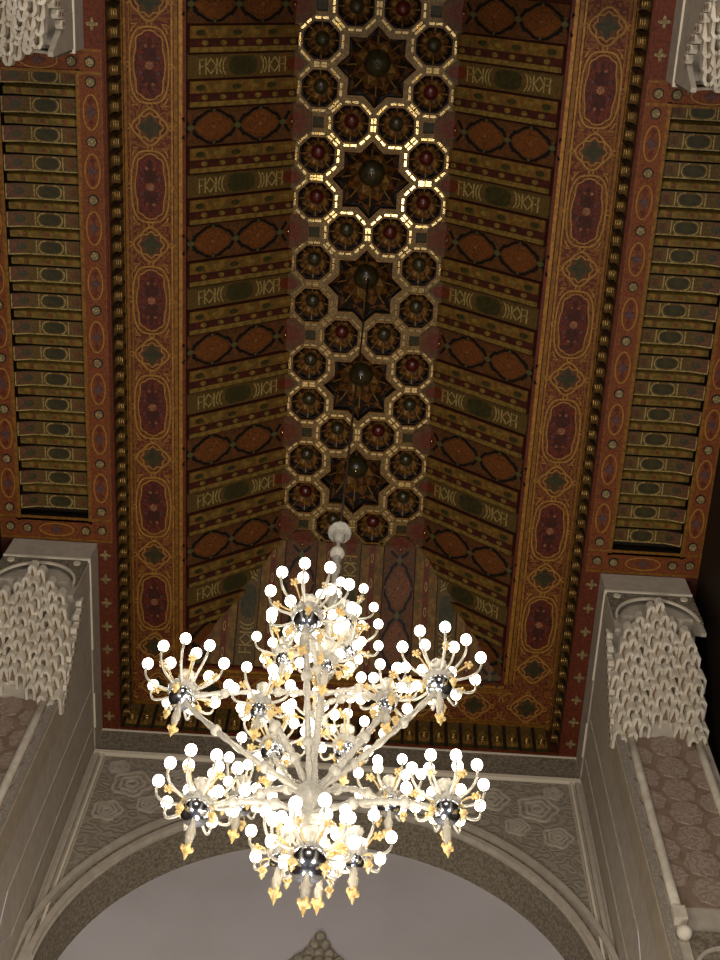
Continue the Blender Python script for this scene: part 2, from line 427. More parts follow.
def orange_panel(sl, u, root_name, label, cat, group, tipx=RUN + .44):
    hw = .37
    mb = MB(); sl.add(mb, [(u - hw, .02), (u + hw, .02), (u + hw, tipx - .24), (u + .17, tipx), (u - .17, tipx), (u - hw, tipx - .24)], .0, .05, 'orange_grd')
    base = mb
    orn = MB(); orn2 = MB(); parts_ = [MB(), MB()]
    for c in (.48, 1.36):
        orn = parts_[0 if c < 1 else 1]
        sl.add(orn, [(u - .27, c - .1), (u - .1, c - .27), (u, c - .36), (u + .1, c - .27), (u + .27, c - .1), (u + .27, c + .1), (u + .1, c + .27), (u, c + .36), (u - .1, c + .27), (u - .27, c + .1)], .05, .062, 'orange')
        for sg in (-1, 1):
            if 1:
                pts = [(u + sg * .13, c - .36), (u + sg * .20, c - .26), (u + sg * .31, c - .12), (u + sg * .34, c), (u + sg * .31, c + .12), (u + sg * .20, c + .26), (u + sg * .13, c + .36)]
                for q in pts_strip(pts, .045): sl.add(orn, q, .05, .072, 'black')
            sl.add(orn, [(u + sg * .31, c - .03), (u + sg * .37, c), (u + sg * .31, c + .03)][::1], .05, .074, 'teal')
        sl.add(orn, ell(u, c, .03, .035, 8), .062, .075, 'pink')
    orn1 = MB(); orn2 = MB(); knots = [orn1, MB(), orn2]
    for ci, c in enumerate((.06, .92, 1.80)):
        orn = knots[ci]
        sl.add(orn, ell(u, c, .06, .06, 10), .05, .075, 'teal')
        for sg in (-1, 1):
            for sd in (-1, 1):
                for q in pts_strip([(u + sg * .06, c + sd * .05), (u + sg * .2, c + sd * .13)], .05): sl.add(orn, q, .05, .07, 'black')
    tp = MB(); sl.add(tp, ell(u, RUN + .10, .2, .2, 12), .05, .068, 'red')
    if tp.v: knots.append(tp)
    p0 = sl.fr(u, .6, 0)
    root = empty(root_name, p0, label, cat, group)
    if base.v: under(base.build('panel_board'), root)
    for kn in knots:
        if kn.v: under(kn.build('painted_ornament'), root)
    for kk in (0, 1):
        if parts_[kk].v: under(parts_[kk].build('orange_cartouche'), root)
    if all(h((u, RUN - .1)) > .05 for h in sl.hips):
        sb = MB(); sb.ball(sl.fr(u, RUN - .06, .09), .045, 'inlay', 12, 8); under(sb.build('gilt_stud'), root)
    return root
def text_panel(sl, u, root_name, label, cat, group):
    hw = .235; tip = RUN + .32
    base = MB(); sl.add(base, [(u - hw, .02), (u + hw, .02), (u + hw, tip - .25), (u, tip), (u - hw, tip - .25)], .0, .05, 'green_orn')
    orn = MB(); let = MB()
    w = .019
    sl.add(orn, ell(u, 1.02, .19, .26, 14, 3), .05, .06, 'green')
    tp = MB(); sl.add(tp, ell(u, RUN + .02, .15, .22, 8), .05, .06, 'red'); sl.add(tp, [(u - .2, RUN - .24), (u + .2, RUN - .24), (u + .2, RUN - .19), (u - .2, RUN - .19)], .05, .062, 'rust')
    lets = []
    for sg, c0 in ((1, .22), (-1, 1.82)):
        let = MB(); lets.append(let)
        def g(du, ds): return (u + du, c0 + sg * ds)
        strokes = [[(-.15, 0), (.15, 0)], [(-.13, .035), (-.13, .07)], [(0, 0), (0, .07)],
                   [(-.15, .11), (.15, .11)], [(.0, .11), (-.15, .20)], [(0, .11), (.15, .20)],
                   [(-.15, .20), (0, .30), (.15, .20)], [(-.15, .31), (.15, .31)], [(-.15, .40), (-.05, .36), (.06, .36), (.15, .40)],
                   [(-.17, .47), (-.09, .43), (0, .42), (.09, .43), (.17, .47)]]
        for st in strokes:
            for q in pts_strip([g(*p) for p in st], w): sl.add(let, q, .05, .068, 'white_p')
    root = empty(root_name, sl.fr(u, .6, 0), label, cat, group)
    if base.v: under(base.build('panel_board'), root)
    if orn.v: under(orn.build('green_cartouche'), root)
    if tp.v: under(tp.build('painted_tip'), root)
    for let in lets:
        if let.v: tag(under(let.build('white_lettering'), root), 'angular off white interlaced lettering')
    return root
def beam(sl, u, label, sgn=1):
    mb = MB(); w = .265
    sl.add(mb, [(u - w, .01), (u + w, .01), (u + w, RUN + .02), (u - w, RUN + .02)], 0, .12, 'red_dark')
    orn = MB()
    sl.add(orn, [(u - w * .97, .01), (u - .02, .01), (u - .02, RUN + .02), (u - w * .97, RUN + .02)], .12, .14, 'olive')
    sl.add(orn, [(u + .15, .01), (u + .25, .01), (u + .25, RUN + .02), (u + .15, RUN + .02)], .12, .13, 'olive_l')
    for k in range(6):
        c = .2 + k * .33
        sl.add(orn, ell(u - .13, c, .06, .09, 8), .14, .15, 'olive_l' if k % 2 else 'green')
        sl.add(orn, ell(u + .07, c + .08, .055, .06, 8), .12, .135, 'olive_l')
    root = empty('ceiling_beam', sl.fr(u, .6, 0), label, 'ceiling beam', 'painted beams of the ceiling slopes')
    if mb.v: under(mb.build('beam_body'), root)
    if orn.v: under(orn.build('painted_face'), root)
    return root
for sx, sname in ((-1, 'left'), (1, 'right')):
    hip = lambda p: (YE - p[1] * ERUN / RUN - .02) - p[0] if p[1] <= RUN else 1
    sl = Slope(frame_side(sx), [hip, lambda p: p[0] - Y0])
    mb = MB(); sl.add(mb, [(Y0, 0), (YE, 0), (YT, RUN), (Y0, RUN)], -.1, 0, 'red_dark')
    tag(mb.build('ceiling_slope_' + sname), kind='structure').name = 'trim_%d' % (11 if sx < 0 else 12)
    n1 = n2 = nb = 0
    for k in range(-1, 6):
        u = SQ0 + PY * k
        if Y0 + .3 < u < YE:
            orange_panel(sl, u, 'cartouche_panel', 'orange and black cartouche panel, %s ceiling slope, %s%s' % (sname, ordinal(n1), ' from the top' if n1 else ''), 'ceiling panel', 'orange cartouche panels of the ceiling'); n1 += 1
        for du in (.6675, 1.7325):
            if Y0 + .2 < u + du < YE - .1:
                beam(sl, u + du, 'olive painted beam on the %s ceiling slope, %s%s' % (sname, ordinal(nb), ' from the top' if nb else '')); nb += 1
        u += 1.2
        if Y0 + .3 < u < YE - .1:
            text_panel(sl, u, 'inscription_panel', 'green panel with white lettering, %s ceiling slope, %s%s' % (sname, ordinal(n2), ' from the top' if n2 else ''), 'ceiling panel', 'inscription panels of the ceiling'); n2 += 1
# end slope
hipL = lambda p: (p[0] - (CX - HIN + p[1] + .02)) if p[1] <= RUN else 1
hipR = lambda p: ((CX + HIN - p[1] - .02) - p[0]) if p[1] <= RUN else 1
sl = Slope(frame_end(), [hipL, hipR])
mb = MB(); sl.add(mb, [(CX - HIN, 0), (CX + HIN, 0), (CX + HIN - RUN, RUN), (CX - HIN + RUN, RUN)], -.1, 0, 'red_dark')
tag(mb.build('trim_13'), kind='structure')
ews = [('second', -1.2, 'o'), ('middle', 0, 't'), ('x', 1.2, 'o'), ('x', -2.4, 't'), ('x', 2.4, 't'), ('x', -3.5, 'o'), ('x', 3.5, 'o')]
ews.sort(key=lambda e: e[1]); lr = ['leftmost', 'second from the left', 'third from the left', 'fourth from the left', 'fifth from the left', 'sixth from the left', 'rightmost']
no = nt_ = 0
for _, dx, kd in ews:
    if kd == 'o':
        orange_panel(sl, CX + dx, 'cartouche_panel', 'orange and black cartouche panel on the end slope, %s of four' % ['leftmost', 'second from the left', 'second from the right', 'rightmost'][no], 'ceiling panel', 'orange cartouche panels of the ceiling', tipx=RUN + .30); no += 1
    else:
        text_panel(sl, CX + dx, 'inscription_panel', 'inscription panel with white lettering on the end slope, %s of three' % ['leftmost', 'middle', 'rightmost'][nt_], 'ceiling panel', 'inscription panels of the ceiling'); nt_ += 1
bx = [-2.93, -1.87, -.53, .53, 1.87, 2.93]
for i, dx in enumerate(bx):
    u = CX + dx; b2 = MB(); o2 = MB()
    sl.add(b2, [(u - .27, .01), (u + .27, .01), (u + .27, RUN - .02), (u - .27, RUN - .02)], 0, .12, 'olive')
    sl.add(o2, [(u - .07, .01), (u + .07, .01), (u + .07, RUN - .02), (u - .07, RUN - .02)], .12, .13, 'red')
    for k in range(5): 
        ring = ell(u, .2 + k * .4, .035, .08, 10)
        sl.add(o2, ring, .13, .14, 'white_p'); sl.add(o2, ell(u, .2 + k * .4, .02, .055, 8), .14, .145, 'red')
    root = empty('ceiling_beam', sl.fr(u, .6, 0), 'olive beam with red stripe of ovals on the end slope, %s' % (['leftmost', 'second from the left', 'third from the left', 'third from the right', 'second from the right', 'rightmost'][i]), 'ceiling beam', 'painted beams of the ceiling slopes')
    if b2.v: under(b2.build('beam_body'), root)
    if o2.v: under(o2.build('painted_face'), root)

# ================================================================ GOLD FRIEZE
def frieze(fr, u0, u1, phase, name, lab_side, skip_big=lambda u: False):
    """fr(u, w, n): w = distance outwards from the inner edge (0..1.25), n towards the room"""
    b = MB(); b.box(u0, u1, 0, 1.32, 0, -.1, 'red_orn', fr)
    base = tag(b.build(name), kind='structure')
    g = MB()
    for w0, w1, h, m in ((-.02, .05, .10, 'red'), (.05, .13, .09, 'gold'), (.13, .155, .04, 'red_dark'), (.155, .235, .06, 'gold_dark'), (.235, .255, .02, 'red_dark'), (.255, .295, .045, 'gold'),
                         (1.12, 1.15, .03, 'gold_dark'), (1.19, 1.25, .05, 'gold_dark'), (1.27, 1.32, .06, 'gold')):
        g.box(u0, u1, w0, w1, 0, h, m, fr)
    under(g.build('gilt_moulding'), base)
    st = MB(); c = .73
    k0 = int((u0 - phase) / 2.43) - 1
    for k in range(k0, k0 + 14):
        for big in (1, 0):
            u = phase + 2.43 * k + (0 if big else 1.215)
            if u < u0 + .2 or u > u1 - .2: continue
            if big: shape = lambda f: [(u + .74 * f * math.copysign(abs(math.cos(t)) ** .72, math.cos(t)), c + .395 * (f if f < 1 else f * 1.0) * math.copysign(abs(math.sin(t)) ** .62, math.sin(t)) * (1 + .0 * math.cos(4 * t))) for t in [2 * PI * i / 36 for i in range(36)]]
            else: shape = lambda f: [(u + .33 * f * (1 + .11 * math.cos(4 * t)) * math.cos(t), c + .33 * f * (1 + .11 * math.cos(4 * t)) * math.sin(t)) for t in [2 * PI * i / 32 for i in range(32)]]
            lobes = shape(1.0)
            st.ribbon(lobes, .035, 0, .035, 'gold_line', fr=fr)
            if big: inner = [(u + .655 * (1 + .035 * math.cos(8 * t)) * math.copysign(abs(math.cos(t)) ** .72, math.cos(t)), c + .305 * (1 + .06 * math.cos(8 * t)) * math.copysign(abs(math.sin(t)) ** .62, math.sin(t))) for t in [2 * PI * i / 36 for i in range(36)]]
            else: inner = [(u + .255 * (1 + .12 * math.cos(8 * t)) * math.cos(t), c + .255 * (1 + .12 * math.cos(8 * t)) * math.sin(t)) for t in [2 * PI * i / 32 for i in range(32)]]
            st.ribbon(inner, .028, 0, .03, 'gold_line', fr=fr)
            st.ribbon([(u + (a_ - u) * 1.12, c + (b_ - c) * 1.10) for a_, b_ in (lobes if not big else inner)], .014, 0, .025, 'gold_dark', fr=fr)
            # knots where shapes meet the borders and each other
            for (ku, kc) in ((u, c - .44), (u, c + .44), (u + (.78 if big else -.42), c), (u + (-.80 if big else .44), c)):
                if big or abs(ku - u) < .01: st.ribbon([(ku + .05 * math.cos(t), kc + .05 * math.sin(t)) for t in [2 * PI * i / 12 for i in range(12)]], .025, 0, .038, 'gold_line', fr=fr)
            if big:
                for su in (-1, 1):
                    for sc in (-1, 1):   # corner fillers
                        pts = [(u + su * .62, c + sc * .37), (u + su * .72, c + sc * .33), (u + su * .80, c + sc * .24), (u + su * .78, c + sc * .36)]
                        st.ribbon(pts, .03, 0, .03, 'gold_line', closed=False, fr=fr)
                        pts = [(u + su * .36 - .0, c + sc * .36), (u + su * .36, c + sc * .40)]
            # field
            fd = MB()
            if big:
                fd.prism(inner, 0, .012, 'red_med', fr)
                for i in range(2):
                    sgn = -1 if i else 1
                    fd.prism([(u + sgn * .08, c - .05), (u + sgn * .16, c - .19), (u + sgn * .24, c - .11), (u + sgn * .34, c - .15), (u + sgn * .40, c - .06), (u + sgn * .56, c), (u + sgn * .40, c + .06), (u + sgn * .34, c + .15), (u + sgn * .24, c + .11), (u + sgn * .16, c + .19), (u + sgn * .08, c + .05)], .012, .02, 'red_dark', fr)
                for i in range(8):
                    t = 2 * PI * (i + .5) / 8
                    fd.prism([(u + .40 * math.cos(t) + .035 * math.cos(q), c + .19 * math.sin(t) + .035 * math.sin(q)) for q in [2 * PI * j / 8 for j in range(8)]], .012, .026, 'purple' if i in (1, 2, 5, 6) else 'pink' if i % 2 else 'rust', fr)
            else:
                fd.prism(inner, 0, .012, 'orange_grd', fr)
                fd.prism([(u + .17 * (1 + .28 * math.cos(4 * t)) * math.cos(t), c + .17 * (1 + .28 * math.cos(4 * t)) * math.sin(t)) for t in [2 * PI * i / 24 for i in range(24)]], .012, .022, 'green', fr)
                for i in range(8):
                    t = 2 * PI * (i + .5) / 8
                    fd.prism([(u + .235 * math.cos(t) + .028 * math.cos(q), c + .235 * math.sin(t) + .028 * math.sin(q)) for q in [2 * PI * j / 6 for j in range(6)]], .012, .024, 'rust' if i % 2 else 'teal', fr)
            md = under(fd.build('medallion'), base)
            if big:
                rs = MB(); rs.prism([(u + .085 * (1 + .1 * math.cos(8 * t)) * math.cos(t), c + .085 * (1 + .1 * math.cos(8 * t)) * math.sin(t)) for t in [2 * PI * i / 32 for i in range(32)]], .012, .045, 'pink', fr)
                r_ = rs.build('rosette'); r_.data.transform(Matrix.Translation(-Vector(base.location))); r_.parent = md
    under(st.build('strapwork'), base)
    return base
frieze(lambda u, w, n: (CX - HIN - w, u, ZF - n), Y0, YE, .54, 'trim_1', 'left')
frieze(lambda u, w, n: (CX + HIN + w, u, ZF - n), Y0, YE, .54, 'trim_2', 'right')
def frieze_end():
    fr = lambda u, w, n: (u, YE + w, ZF - n)
    b = MB(); b.box(CX - HIN - 1.32, CX + HIN + 1.32, 0, 1.22, 0, -.1, 'red_orn', fr); base = tag(b.build('trim_3'), kind='structure')
    g = MB()
    for w0, w1, h, m in ((-.02, .05, .10, 'red'), (.05, .13, .09, 'gold'), (.155, .235, .06, 'gold_dark'), (.255, .295, .045, 'gold')):
        g.box(CX - HIN - w0, CX + HIN + w0, w0, w1, 0, h, m, fr)
    for w0, w1, h, m in ((1.05, 1.09, .03, 'gold_dark'), (1.13, 1.2, .05, 'gold_dark')):
        g.box(CX - HIN - w0, CX + HIN + w0, w0, w1, 0, h, m, fr)
    under(g.build('gilt_moulding'), base)
    st = MB(); c = .67
    for i in range(8):
        u = CX + (i - 3.5) * 1.275
        big = False
        lob = [(u + .35 * (1 + .11 * math.cos(4 * t)) * math.cos(t), c + .33 * (1 + .11 * math.cos(4 * t)) * math.sin(t)) for t in [2 * PI * j / 32 for j in range(32)]]
        inn = [(u + .265 * (1 + .12 * math.cos(8 * t)) * math.cos(t), c + .255 * (1 + .12 * math.cos(8 * t)) * math.sin(t)) for t in [2 * PI * j / 32 for j in range(32)]]
        st.ribbon(lob, .035, 0, .035, 'gold_line', fr=fr); st.ribbon(inn, .028, 0, .03, 'gold_line', fr=fr)
        for ku in (-.425, .425):
            st.ribbon([(u + ku + .05 * math.cos(t), c + .05 * math.sin(t)) for t in [2 * PI * j / 12 for j in range(12)]], .025, 0, .038, 'gold_line', fr=fr)
        for ku in (-.36, .36): st.ribbon([(u + .05 * math.cos(t), c + ku * 1.15 + .05 * math.sin(t)) for t in [2 * PI * j / 12 for j in range(12)]], .025, 0, .038, 'gold_line', fr=fr)
        for su in (-1, 1):
            for sc in (-1, 1):
                st.ribbon([(u + su * .50, c + sc * .36), (u + su * .62, c + sc * .30), (u + su * .58, c + sc * .14)], .028, 0, .03, 'gold_line', closed=False, fr=fr)
        fd = MB(); fd.prism(inn, 0, .012, 'orange_grd', fr)
        fd.prism([(u + .17 * (1 + .28 * math.cos(4 * t)) * math.cos(t), c + .17 * (1 + .28 * math.cos(4 * t)) * math.sin(t)) for t in [2 * PI * j / 24 for j in range(24)]], .012, .022, 'green', fr)
        under(fd.build('medallion'), base)
    under(st.build('strapwork'), base)
frieze_end()

# ================================================================ NICHE BAND (riser between frieze and lower level) + RED BAND
RH = 5.08   # half width of the riser
def riser(fr0, u0, u1, name, sp=.352, slant=.13):
    """fr(u, d, z): d outwards from the riser line; the band leans outwards towards its foot"""
    fr = lambda u, d, z: fr0(u, d + slant * (ZF - z) / (ZF - ZL), z)
    b = MB(); b.box(u0, u1, .06, .16, ZL + .03, ZF, 'red_dark', fr)
    b.box(u0, u1, -.03, .10, ZF - .10, ZF, 'gold_dark', fr)
    b.box(u0, u1, -.02, .10, ZL + .03, ZL + .10, 'red', fr)
    base = tag(b.build(name), kind='structure')
    n = MB(); r = MB(); k = 0; u = u0 + .18
    while u < u1 - .1:
        n.box(u - .17, u - .10, -.02, .07, ZL + .08, ZF - .12, 'dwood', fr)
        n.box(u - .10, u + .172, .02, .07, ZL + .08, ZF - .12, 'olive' if k % 2 else 'olive_l', fr)
        pts = [(u - .08, ZF - .14), (u - .08, ZF - .5), (u - .03, ZF - .36), (u + .04, ZF - .28), (u + .11, ZF - .36), (u + .16, ZF - .5), (u + .16, ZF - .14)]
        n.prism(pts, -.02, .05, 'green_orn', lambda a, z, d: fr(a, d, z))
        n.box(u - .01, u + .09, .0, .03, ZL + .2, ZF - .55, 'cwood2', fr)
        n.box(u - .10, u + .172, -.015, .05, ZL + .12, ZL + .22, 'green', fr)
        n.box(u - .06, u + .13, -.13, .06, ZL + .42, ZL + .47, 'olive', fr)
        for j in range(4):
            dd = -.115 + j * .045
            r.tube([fr(u - .05, dd, ZL + .41), fr(u + .035, dd, ZL + .41), fr(u + .12, dd, ZL + .41)], .015, 'rod', 10)
        u += sp; k += 1
    under(n.build('niche_row'), base)
    under(r.build('gilt_rods'), base)
riser(lambda u, d, z: (CX - RH - d, u, z), Y0, 17.97, 'trim_4')
riser(lambda u, d, z: (CX + RH + d, u, z), Y0, 17.97, 'trim_5')
riser(lambda u, d, z: (u, YE + 1.13 + d, z), CX - RH - .12, CX + RH + .12, 'trim_6', .35)
# make the rods on the sides run along the hall so they catch the chandelier
def red_band(sx, name):
    fr = lambda u, w, n: (CX + sx * w, u, ZL - n)
    b = MB(); b.box(2.6, 13.15, 5.24, 5.78, -.1, 0, 'rust', fr)
    b.box(Y0 - .2, 2.6, 5.24, 5.62, -.1, 0, 'red', fr); b.box(13.15, YW, 5.24, 5.62, -.1, 0, 'red', fr)
    b.box(Y0, YW - .1, 5.21, 5.26, 0, .03, 'red', fr)
    b.box(2.6, 13.15, 7.28, 7.75, -.1, 0, 'rust', fr); b.box(13.15, YW, 7.40, 7.76, -.1, 0, 'red_dark', fr); b.box(Y0, 2.6, 7.40, 7.76, -.1, 0, 'red_dark', fr)
    b.box(12.62, 13.15, 5.78, 7.28, -.1, 0, 'rust', fr); b.box(2.6, 3.08, 5.78, 7.28, -.1, 0, 'rust', fr)
    base = tag(b.build(name), kind='structure')
    o = MB()
    for w0, w1, y0, y1 in ((5.25, 5.28, 2.62, 13.13), (5.70, 5.78, 3.06, 12.64), (7.28, 7.36, 3.06, 12.64), (7.72, 7.75, 2.62, 13.13)): o.box(y0, y1, w0, w1, 0, .02, 'gold_dark', fr)
    for y0, y1 in ((12.56, 12.62), (13.07, 13.12), (2.62, 2.66), (3.03, 3.09)): o.box(y0, y1, 5.25, 7.75, 0, .018, 'gold_dark', fr)
    for y0, y1 in ((2.2, 2.0),): pass
    under(o.build('gilt_border'), base)
    def disc(u, w, r, n0=.0, n1=.03, m='rosette'):
        a = MB()
        a.prism([(u + (r + .025) * math.cos(t), w + (r + .025) * math.sin(t)) for t in [2 * PI * i / 16 for i in range(16)]], n0, n0 + .012, 'black', fr)
        a.prism([(u + r * math.cos(t), w + r * math.sin(t)) for t in [2 * PI * i / 16 for i in range(16)]], n0 + .012, n1, m, fr)
        return under(a.build('rosette'), base)
    us = [2.86] + [3.23 + 1.145 * k for k in range(9)] + [12.85]
    for w in (5.49, 7.53):
        for u in us: disc(u, w, .085)
        for k in range(8):
            u = 3.23 + 1.145 * (k + .5); a = MB()
            a.ribbon([(u + .34 * math.cos(t), w + .15 * math.sin(t)) for t in [2 * PI * i / 20 for i in range(20)]], .025, 0, .02, 'gold_line', fr=fr)
            a.prism([(u + .10 * (1 + .35 * math.cos(4 * t)) * math.cos(t), w + .08 * (1 + .35 * math.cos(4 * t)) * math.sin(t)) for t in [2 * PI * i / 24 for i in range(24)]], 0, .03, 'purple', fr)
            for su in (-1, 1):
                a.prism([(u + su * .14, w), (u + su * .2, w - .06), (u + su * .3, w), (u + su * .2, w + .06)], 0, .02, 'red', fr)
            under(a.build('oval_ornament'), base)
    for u in (12.87, 2.86):
        for w in (5.85, 7.15): disc(u, w, .085)
        a = MB(); a.prism([(u + .08 * (1 + .35 * math.cos(4 * t)) * math.cos(t), 6.5 + .10 * (1 + .35 * math.cos(4 * t)) * math.sin(t)) for t in [2 * PI * i / 24 for i in range(24)]], 0, .03, 'purple', fr)
        a.ribbon([(u + .15 * math.cos(t), 6.5 + .38 * math.sin(t)) for t in [2 * PI * i / 20 for i in range(20)]], .025, 0, .02, 'gold_line', fr=fr)
        under(a.build('oval_ornament'), base)
    for k in range(9):
        for u in (13.44 + .6 * k, 2.15 - .6 * k):
            if u > 17.8 or u < Y0 - .1: continue
            a = MB(); r = .085
            a.prism([(u + r * (1 + .5 * math.cos(4 * t)) * math.cos(t), 5.43 + r * (1 + .5 * math.cos(4 * t)) * math.sin(t)) for t in [2 * PI * i / 24 for i in range(24)]], 0, .025, 'rosette', fr)
            under(a.build('cross_flower'), base)
red_band(-1, 'trim_7'); red_band(1, 'trim_8')

# ================================================================ COFFERED SIDE CEILINGS : joists
for sx, sname in ((-1, 'left'), (1, 'right')):
    b = MB(); x0, x1 = sorted((CX + sx * 5.70, CX + sx * 7.4)); b.box(x0, x1, 3.0, 12.7, ZL + .42, ZL + .5, 'dwood')
    for (w0, w1) in ((5.70, 5.78), (7.28, 7.36)):
        a0, a1 = sorted((CX + sx * w0, CX + sx * w1)); b.box(a0, a1, 3.0, 12.7, ZL, ZL + .42, 'dwood')
    b.box(x0, x1, 3.02, 3.08, ZL, ZL + .42, 'dwood'); b.box(x0, x1, 12.62, 12.68, ZL, ZL + .42, 'dwood')
    tag(b.build('trim_9' if sx < 0 else 'trim_10'), kind='structure')
    fr = lambda u, w, n: (CX + sx * w, u, ZL - n)
    for k in range(17):
        u = 3.17 + .568 * k
        if u > 12.5: continue
        h0 = .16; lab = 'painted ceiling joist with white outlined cartouche, %s coffered bay, %s%s' % (sname, ordinal(k), ' from the top' if k else '')
        root = empty('painted_joist', (CX + sx * 6.5, u, ZL + .1), lab, 'ceiling joist', 'painted joists of the side bays')
        m = MB()
        prof = [(5.78, -h0), (6.95, -h0), (7.28, -h0 + .13), (7.28, -.40), (5.78, -.40)]   # (w, n)
        n_ = len(prof); hw = .165
        vs = [fr(u - hw + .01, w, n) for w, n in prof] + [fr(u + hw, w, n) for w, n in prof]
        m.add(vs, [tuple(range(n_)), tuple(range(2 * n_ - 1, n_ - 1, -1))] + [(i, (i + 1) % n_, n_ + (i + 1) % n_, n_ + i) for i in range(n_)], 'dwood')
        under(m.build('joist_body'), root)
        def fz(u_, w_, n_): # follow the dropped outer end
            return fr(u_, w_, n_ - h0 + (max(0, w_ - 6.95) / .33) * .13)
        p = MB(); p.box(u - .15, u + .15, 5.80, 6.95, 0, .008, 'green_orn', fz); p.box(u - .15, u + .15, 6.95, 7.27, 0, .008, 'orange_grd', fz)
        p.prism(ell(u, 6.42, .11, .21, 14, 3), .008, .016, 'green', fz); p.prism(ell(u, 5.95, .08, .08, 8), .008, .014, 'orange_grd', fz)
        p.prism(ell(u, 7.02, .08, .10, 8), .008, .014, 'green', fz)
        under(p.build('painted_face'), root)
        l = MB()
        l.box(u + .135, u + .158, 5.80, 6.95, 0, .02, 'white_p', fz); l.box(u + .135, u + .158, 6.95, 7.27, 0, .02, 'white_p', fz)
        l.box(u - .15, u + .15, 7.25, 7.27, 0, .02, 'white_p', fz)
        for sg in (-1, 1):
            l.box(u - .14, u + .14, 6.42 + sg * .30 - .012, 6.42 + sg * .30 + .012, 0, .02, 'white_p', fz)
            l.ribbon([(u - .14, 6.42 + sg * .10), (u - .11, 6.42 + sg * .20), (u - .04, 6.42 + sg * .25), (u + .04, 6.42 + sg * .25), (u + .11, 6.42 + sg * .20), (u + .14, 6.42 + sg * .10)], .022, 0, .02, 'white_p', closed=False, fr=fz)
        under(l.build('white_outline'), root)
        if k < 16:
            c = MB(); c.prism([(u + .20, 0), (u + .385, 0), (u + .385, .12), (u + .25, .14)], 5.80, 7.26, 'olive_l', lambda a, n, w: fr(a, w, -.30 + n))
            for j in range(3): c.box(u + .26, u + .35, 6.0 + j * .45, 6.10 + j * .45, -.22 + .05, -.15, 'orange', fr)
            under(c.build('infill_board'), root)

# ================================================================ END WALL
wb = curve_plate('wall_back', [[(CX - 7.9, -1.6), (CX + 7.9, -1.6), (CX + 7.9, 27.0), (CX - 7.9, 27.0)][::1],
                 [(CX - 5.3, -.9)] + [(CX - 5.3 * math.cos(t), 19.2 + 5.3 * math.sin(t)) for t in [PI * i / 60 for i in range(61)]] + [(CX + 5.3, -.9)]], 0, .30, 'plaster')
# curve lies in XY; stand it up: (x, y, z) -> (x, YW + .15 - z, y)
wb.data.transform(Matrix(((1, 0, 0, 0), (0, 0, -1, YW + .15), (0, 1, 0, 0), (0, 0, 0, 1))))
tag(wb, kind='structure')
m = MB()
m.box(CX - 5.58, CX + 5.58, YW - .03, YW + .02, 26.10, 26.99, 'carved_fine'); under(m.build('carved_frieze'), wb)
m = MB(); m.box(CX - 5.58, CX + 5.58, YW - .09, YW, 25.97, 26.08, 'plaster_white'); m.box(CX - 5.6, CX + 5.6, YW - .05, YW, 26.95, 27.0, 'plaster_white')
under(m.build('string_course'), wb)
def arc(R_, a0=0, a1=PI, n=50, cz=19.2): return [(CX + R_ * math.cos(a0 + (a1 - a0) * i / n), cz + R_ * math.sin(a0 + (a1 - a0) * i / n)) for i in range(n + 1)]
frw = lambda x, z, n: (x, YW - n, z)
for sx in (-1, 1):     # carved spandrels
    p = [(CX + sx * 5.78 * math.cos(t), 19.2 + 5.78 * math.sin(t)) for t in [math.acos(5.28 / 5.78) + (PI / 2 - math.acos(5.28 / 5.78)) * i / 24 for i in range(25)]]
    p += [(CX + sx * .02, 25.9), (CX + sx * 5.28, 25.9)]
    m = MB(); m.prism(p, 0, .03, 'carved', frw)
    rnd = random.Random(5 + sx)
    for (du, dz, r) in ((4.5, 24.9, .42), (3.5, 25.15, .36), (4.85, 23.9, .3), (2.5, 25.35, .28), (4.0, 24.2, .25), (4.9, 25.5, .2), (3.0, 24.85, .2), (1.6, 25.45, .2)):
        for q in (1, .62, .3):
            m.ribbon([(CX + sx * du + r * q * (1 + .12 * math.cos(5 * t)) * math.cos(t), dz + r * q * (1 + .12 * math.cos(5 * t)) * math.sin(t)) for t in [2 * PI * i / 24 for i in range(24)]], .06, .03, .07, 'plaster', fr=frw)
    under(m.build('carved_spandrel'), wb)
    m = MB()
    for (h, w_) in ((5.33, .05), (5.45, .09)):
        x0, x1 = sorted((CX + sx * h, CX + sx * (h + w_))); m.box(x0, x1, YW - .08, YW, 17, 25.95, 'plaster' if w_ > .06 else 'plaster_white')
    under(m.build('corner_moulding'), wb)
m = MB(); m.ribbon(arc(5.66, -.12, PI + .12), .12, 0, .14, 'plaster', closed=False, fr=frw); m.ribbon(arc(5.50, -.1, PI + .1), .07, 0, .07, 'carved_fine', closed=False, fr=frw)
m.ribbon(arc(5.40, -.1, PI + .1), .12, 0, .10, 'plaster', closed=False, fr=frw)
under(m.build('arch_moulding'), wb)
# soffit of the arch
m = MB(); P = [(CX + 5.28, -.9)] + arc(5.28, n=60) + [(CX - 5.28, -.9)]; n_ = len(P)
m.add([(x, YW + .02, z) for x, z in P] + [(x, YW + .95, z) for x, z in P], [(i, i + 1, n_ + i + 1, n_ + i) for i in range(n_ - 1)], 'carved_fine', False)
under(m.build('arch_soffit'), wb)
m = MB(); m.box(CX - 6.2, CX + 6.2, YW + .95, YW + 1.15, -1.6, 25.5, 'plaster_smooth'); under(m.build('lunette'), wb)
